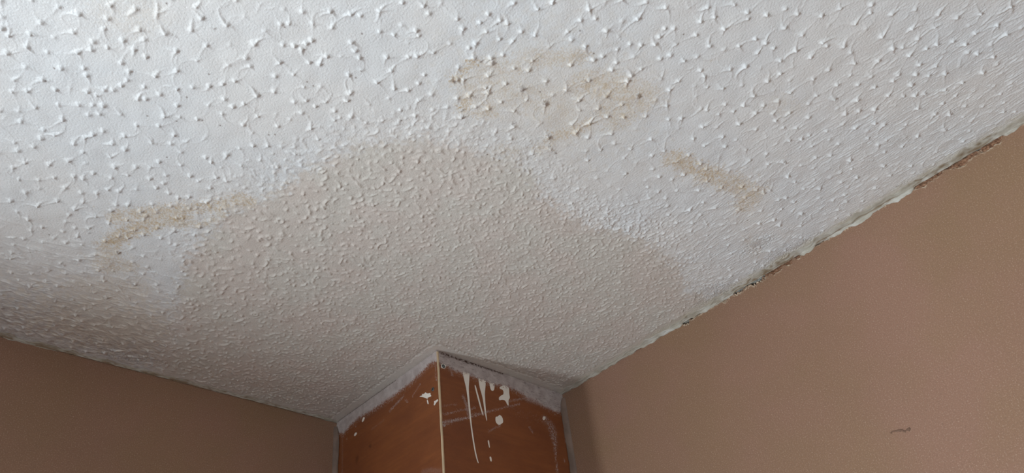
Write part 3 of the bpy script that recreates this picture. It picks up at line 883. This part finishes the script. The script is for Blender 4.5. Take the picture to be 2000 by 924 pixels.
# screws
def screw(name, u, v, side, label):
    a, d = (fl_ if side == 'L' else fr_)(u, v)
    bm = bmesh.new()
    R0 = 0.0036
    n = 24
    rings = [(R0, 0.0), (R0, 0.0007), (R0 * 0.9, 0.0011), (R0 * 0.62, 0.0012)]
    vs_ = []
    for rad, h in rings: vs_.append([bm.verts.new((rad * math.cos(6.28318 * i / n), rad * math.sin(6.28318 * i / n), h)) for i in range(n)])
    for k in range(len(rings) - 1):
        for i in range(n): bm.faces.new((vs_[k][i], vs_[k][(i + 1) % n], vs_[k + 1][(i + 1) % n], vs_[k + 1][i]))
    # cross recess: star shaped hole floor
    star = []
    for i in range(n):
        an = 6.28318 * i / n
        rad = R0 * (0.52 if (i % 6) in (0,) else 0.20 if (i % 6) == 3 else 0.34)
        star.append(bm.verts.new((rad * math.cos(an), rad * math.sin(an), 0.0011)))
    for i in range(n): bm.faces.new((vs_[-1][i], vs_[-1][(i + 1) % n], star[(i + 1) % n], star[i]))
    deep = [bm.verts.new((v_.co.x * 0.7, v_.co.y * 0.7, -0.0012)) for v_ in star]
    for i in range(n): bm.faces.new((star[i], star[(i + 1) % n], deep[(i + 1) % n], deep[i]))
    bm.faces.new(deep)
    me = bpy.data.meshes.new(name); bm.to_mesh(me); bm.free()
    me.materials.append(M_SCREW)
    o = bpy.data.objects.new(name, me); col.objects.link(o)
    if side == 'L':
        M3 = Matrix(((0, 0, -1), (1, 0, 0), (0, -1, 0))).to_4x4(); M3.translation = Vector((-A - 0.0002, a, H - d))
    else:
        M3 = Matrix(((1, 0, 0), (0, 0, -1), (0, 1, 0))).to_4x4(); M3.translation = Vector((a, -B - 0.0002, H - d))
    me.transform(M3)
    return child(o, label)
screw('screw', *c2(20, 195), 'R', 'zinc cross-head screw ringed with white paint')
screw('screw', *c1(720, 352), 'L', 'zinc screw above the white splat')

# raised paint: outline polygon swollen into a thin domed relief
def splat(name, pxpoly, side, h, label):
    fc = fl_ if side == 'L' else fr_
    pts = np.array([fc(*q) for q in pxpoly])
    # smooth the outline (chaikin)
    for _ in range(2):
        nxt = np.roll(pts, -1, 0)
        pts = np.stack([pts * 0.75 + nxt * 0.25, pts * 0.25 + nxt * 0.75], 1).reshape(-1, 2)
    bm = bmesh.new()
    outer = [bm.verts.new((p[0], p[1], 0)) for p in pts]
    f = bm.faces.new(outer)
    ext = bmesh.ops.inset_region(bm, faces=[f], thickness=min(0.0006, h), depth=h, use_even_offset=False)
    bmesh.ops.triangulate(bm, faces=[q for q in bm.faces if len(q.verts) > 4])
    V = []
    for v in bm.verts:
        zz = abs(v.co.z)
        if side == 'L': v.co = Vector((-A - 0.0003 - zz, v.co.x, H - v.co.y))
        else: v.co = Vector((v.co.x, -B - 0.0003 - zz, H - v.co.y))
    bmesh.ops.recalc_face_normals(bm, faces=bm.faces)
    me = bpy.data.meshes.new(name); bm.to_mesh(me); bm.free()
    me.materials.append(M_DRIP)
    for p in me.polygons: p.use_smooth = False
    o = bpy.data.objects.new(name, me); col.objects.link(o)
    return child(o, label)

def ribbon(cl, wd):
    """centre line in crop coordinates with half widths -> outline"""
    L, R = [], []
    for i, (p, w) in enumerate(zip(cl, wd)):
        a = np.array(cl[max(0, i - 1)], float); b = np.array(cl[min(len(cl) - 1, i + 1)], float)
        t = (b - a) / (np.linalg.norm(b - a) + 1e-9); nn = np.array([-t[1], t[0]])
        L.append(tuple(np.array(p) + nn * w)); R.append(tuple(np.array(p) - nn * w))
    return L + R[::-1]
q2 = lambda pts: [c2(*p) for p in pts]
q1 = lambda pts: [c1(*p) for p in pts]
splat('paint_drip', q2(ribbon([(175, 225), (178, 270), (182, 310), (185, 350), (192, 420), (201, 510), (209, 590), (220, 670), (236, 770), (250, 830), (260, 858)],
                              [24, 20, 14, 8, 6, 5.5, 4.5, 4.5, 4, 4, 2.5])), 'R', 0.0008, 'longest white drip on the right-hand board')
splat('paint_drip', q2(ribbon([(236, 322), (248, 370), (264, 430), (280, 490), (293, 532)], [4, 5, 5, 4.5, 3])), 'R', 0.0006, 'thin slanting white run between two wide drips')
splat('paint_drip', q2(ribbon([(284, 262), (286, 300), (288, 340), (292, 380), (299, 430), (306, 500), (317, 568)], [27, 24, 20, 11, 7, 5, 3])), 'R', 0.0008, 'wide-topped white drip ending in a thin tail')
splat('paint_drip', q2([(330, 292), (368, 304), (370, 340), (366, 360), (354, 364), (344, 356), (338, 330)]), 'R', 0.0007, 'short blunt white drip')
splat('paint_drip', q2([(405, 335), (440, 322), (470, 340), (470, 380), (476, 412), (464, 428), (468, 464), (458, 462), (444, 428), (420, 422), (402, 430), (398, 408), (418, 392), (432, 388), (430, 356), (404, 348)]), 'R', 0.0008, 'hooked white drip farthest right')
splat('paint_splat', q2([(376, 538), (392, 540), (402, 526), (412, 530), (426, 548), (430, 580), (416, 588), (404, 598), (388, 590), (376, 572)]), 'R', 0.0009, 'round white blob below the drips')
splat('paint_drip', q2(ribbon([(327, 700), (331, 725), (336, 752)], [5, 4.5, 2.5])), 'R', 0.0006, 'small white dash below the blob')
splat('paint_drip', q2(ribbon([(340, 812), (344, 828), (347, 846)], [5, 6.5, 3.5])), 'R', 0.0006, 'lowest small white dash')
splat('paint_splat', q2([(696, 548), (708, 534), (722, 540), (716, 556), (704, 566)]), 'R', 0.0006, 'chalky white fleck near the right wall')
splat('paint_splat', q1([(622, 402), (652, 392), (640, 384), (662, 384), (668, 370), (680, 382), (706, 376), (702, 386), (712, 398), (696, 406), (682, 410), (686, 420), (672, 412), (652, 406)]), 'L', 0.0007, 'star-shaped white splat by the screw')
splat('paint_splat', q1([(678, 422), (684, 422), (691, 444), (690, 456), (682, 450)]), 'L', 0.0005, 'small white run under the star-shaped splat')
splat('paint_splat', q1([(752, 418), (758, 428), (748, 438), (740, 448), (732, 464), (724, 458), (730, 444), (726, 434), (738, 430)]), 'L', 0.0005, 'white smear touching the corner strip')
splat('paint_splat', q1([(246, 540), (256, 544), (250, 562), (240, 578), (233, 572), (238, 556)]), 'L', 0.0006, 'upper white fleck near the left wall')
splat('paint_splat', q1([(192, 646), (202, 648), (198, 662), (186, 674), (180, 668), (184, 656)]), 'L', 0.0006, 'lower white fleck near the left wall')
splat('paint_splat', q2([(4, 184), (14, 174), (28, 176), (38, 188), (36, 204), (26, 212), (12, 210), (2, 200)]), 'R', 0.0004, 'white paint ring round the screw head')

# scuff gouged in the right wall
def scuff():
    g = lambda u, v: bp(u, v, 'x', 0.0)
    V, Fc = [], []
    r = np.random.default_rng(2)
    n = 26
    c = [g(1738, 845), g(1748, 842), g(1758, 840), (g(1766, 842)), g(1772, 840), g(1778, 837), g(1776, 842)]
    prev = None
    tt = np.linspace(0, len(c) - 1, n)
    for i, t in enumerate(tt):
        k = min(int(t), len(c) - 2); p = c[k] * (1 - (t - k)) + c[k + 1] * (t - k)
        w = 0.0004 + 0.0016 * math.sin(math.pi * i / (n - 1)) * (0.5 + r.random())
        if 14 < i < 17: w *= 0.3
        j = r.normal() * 0.0006
        V += [(-0.0002, p[1], p[2] + w + j), (-0.0011, p[1], p[2] + j), (-0.0002, p[1], p[2] - w + j)]
        if i:
            b = 3 * i
            Fc += [(b - 3, b - 2, b + 1, b), (b - 2, b - 1, b + 2, b + 1)]
    o = mesh_obj('wall_scuff', V, Fc, mat_simple('scuff_brown', srgb(134, 104, 86), 0.8, 0.35, 500))
    o['label'] = 'small dark brown scuff on the bare right wall'
    o.parent = wr_
scuff()
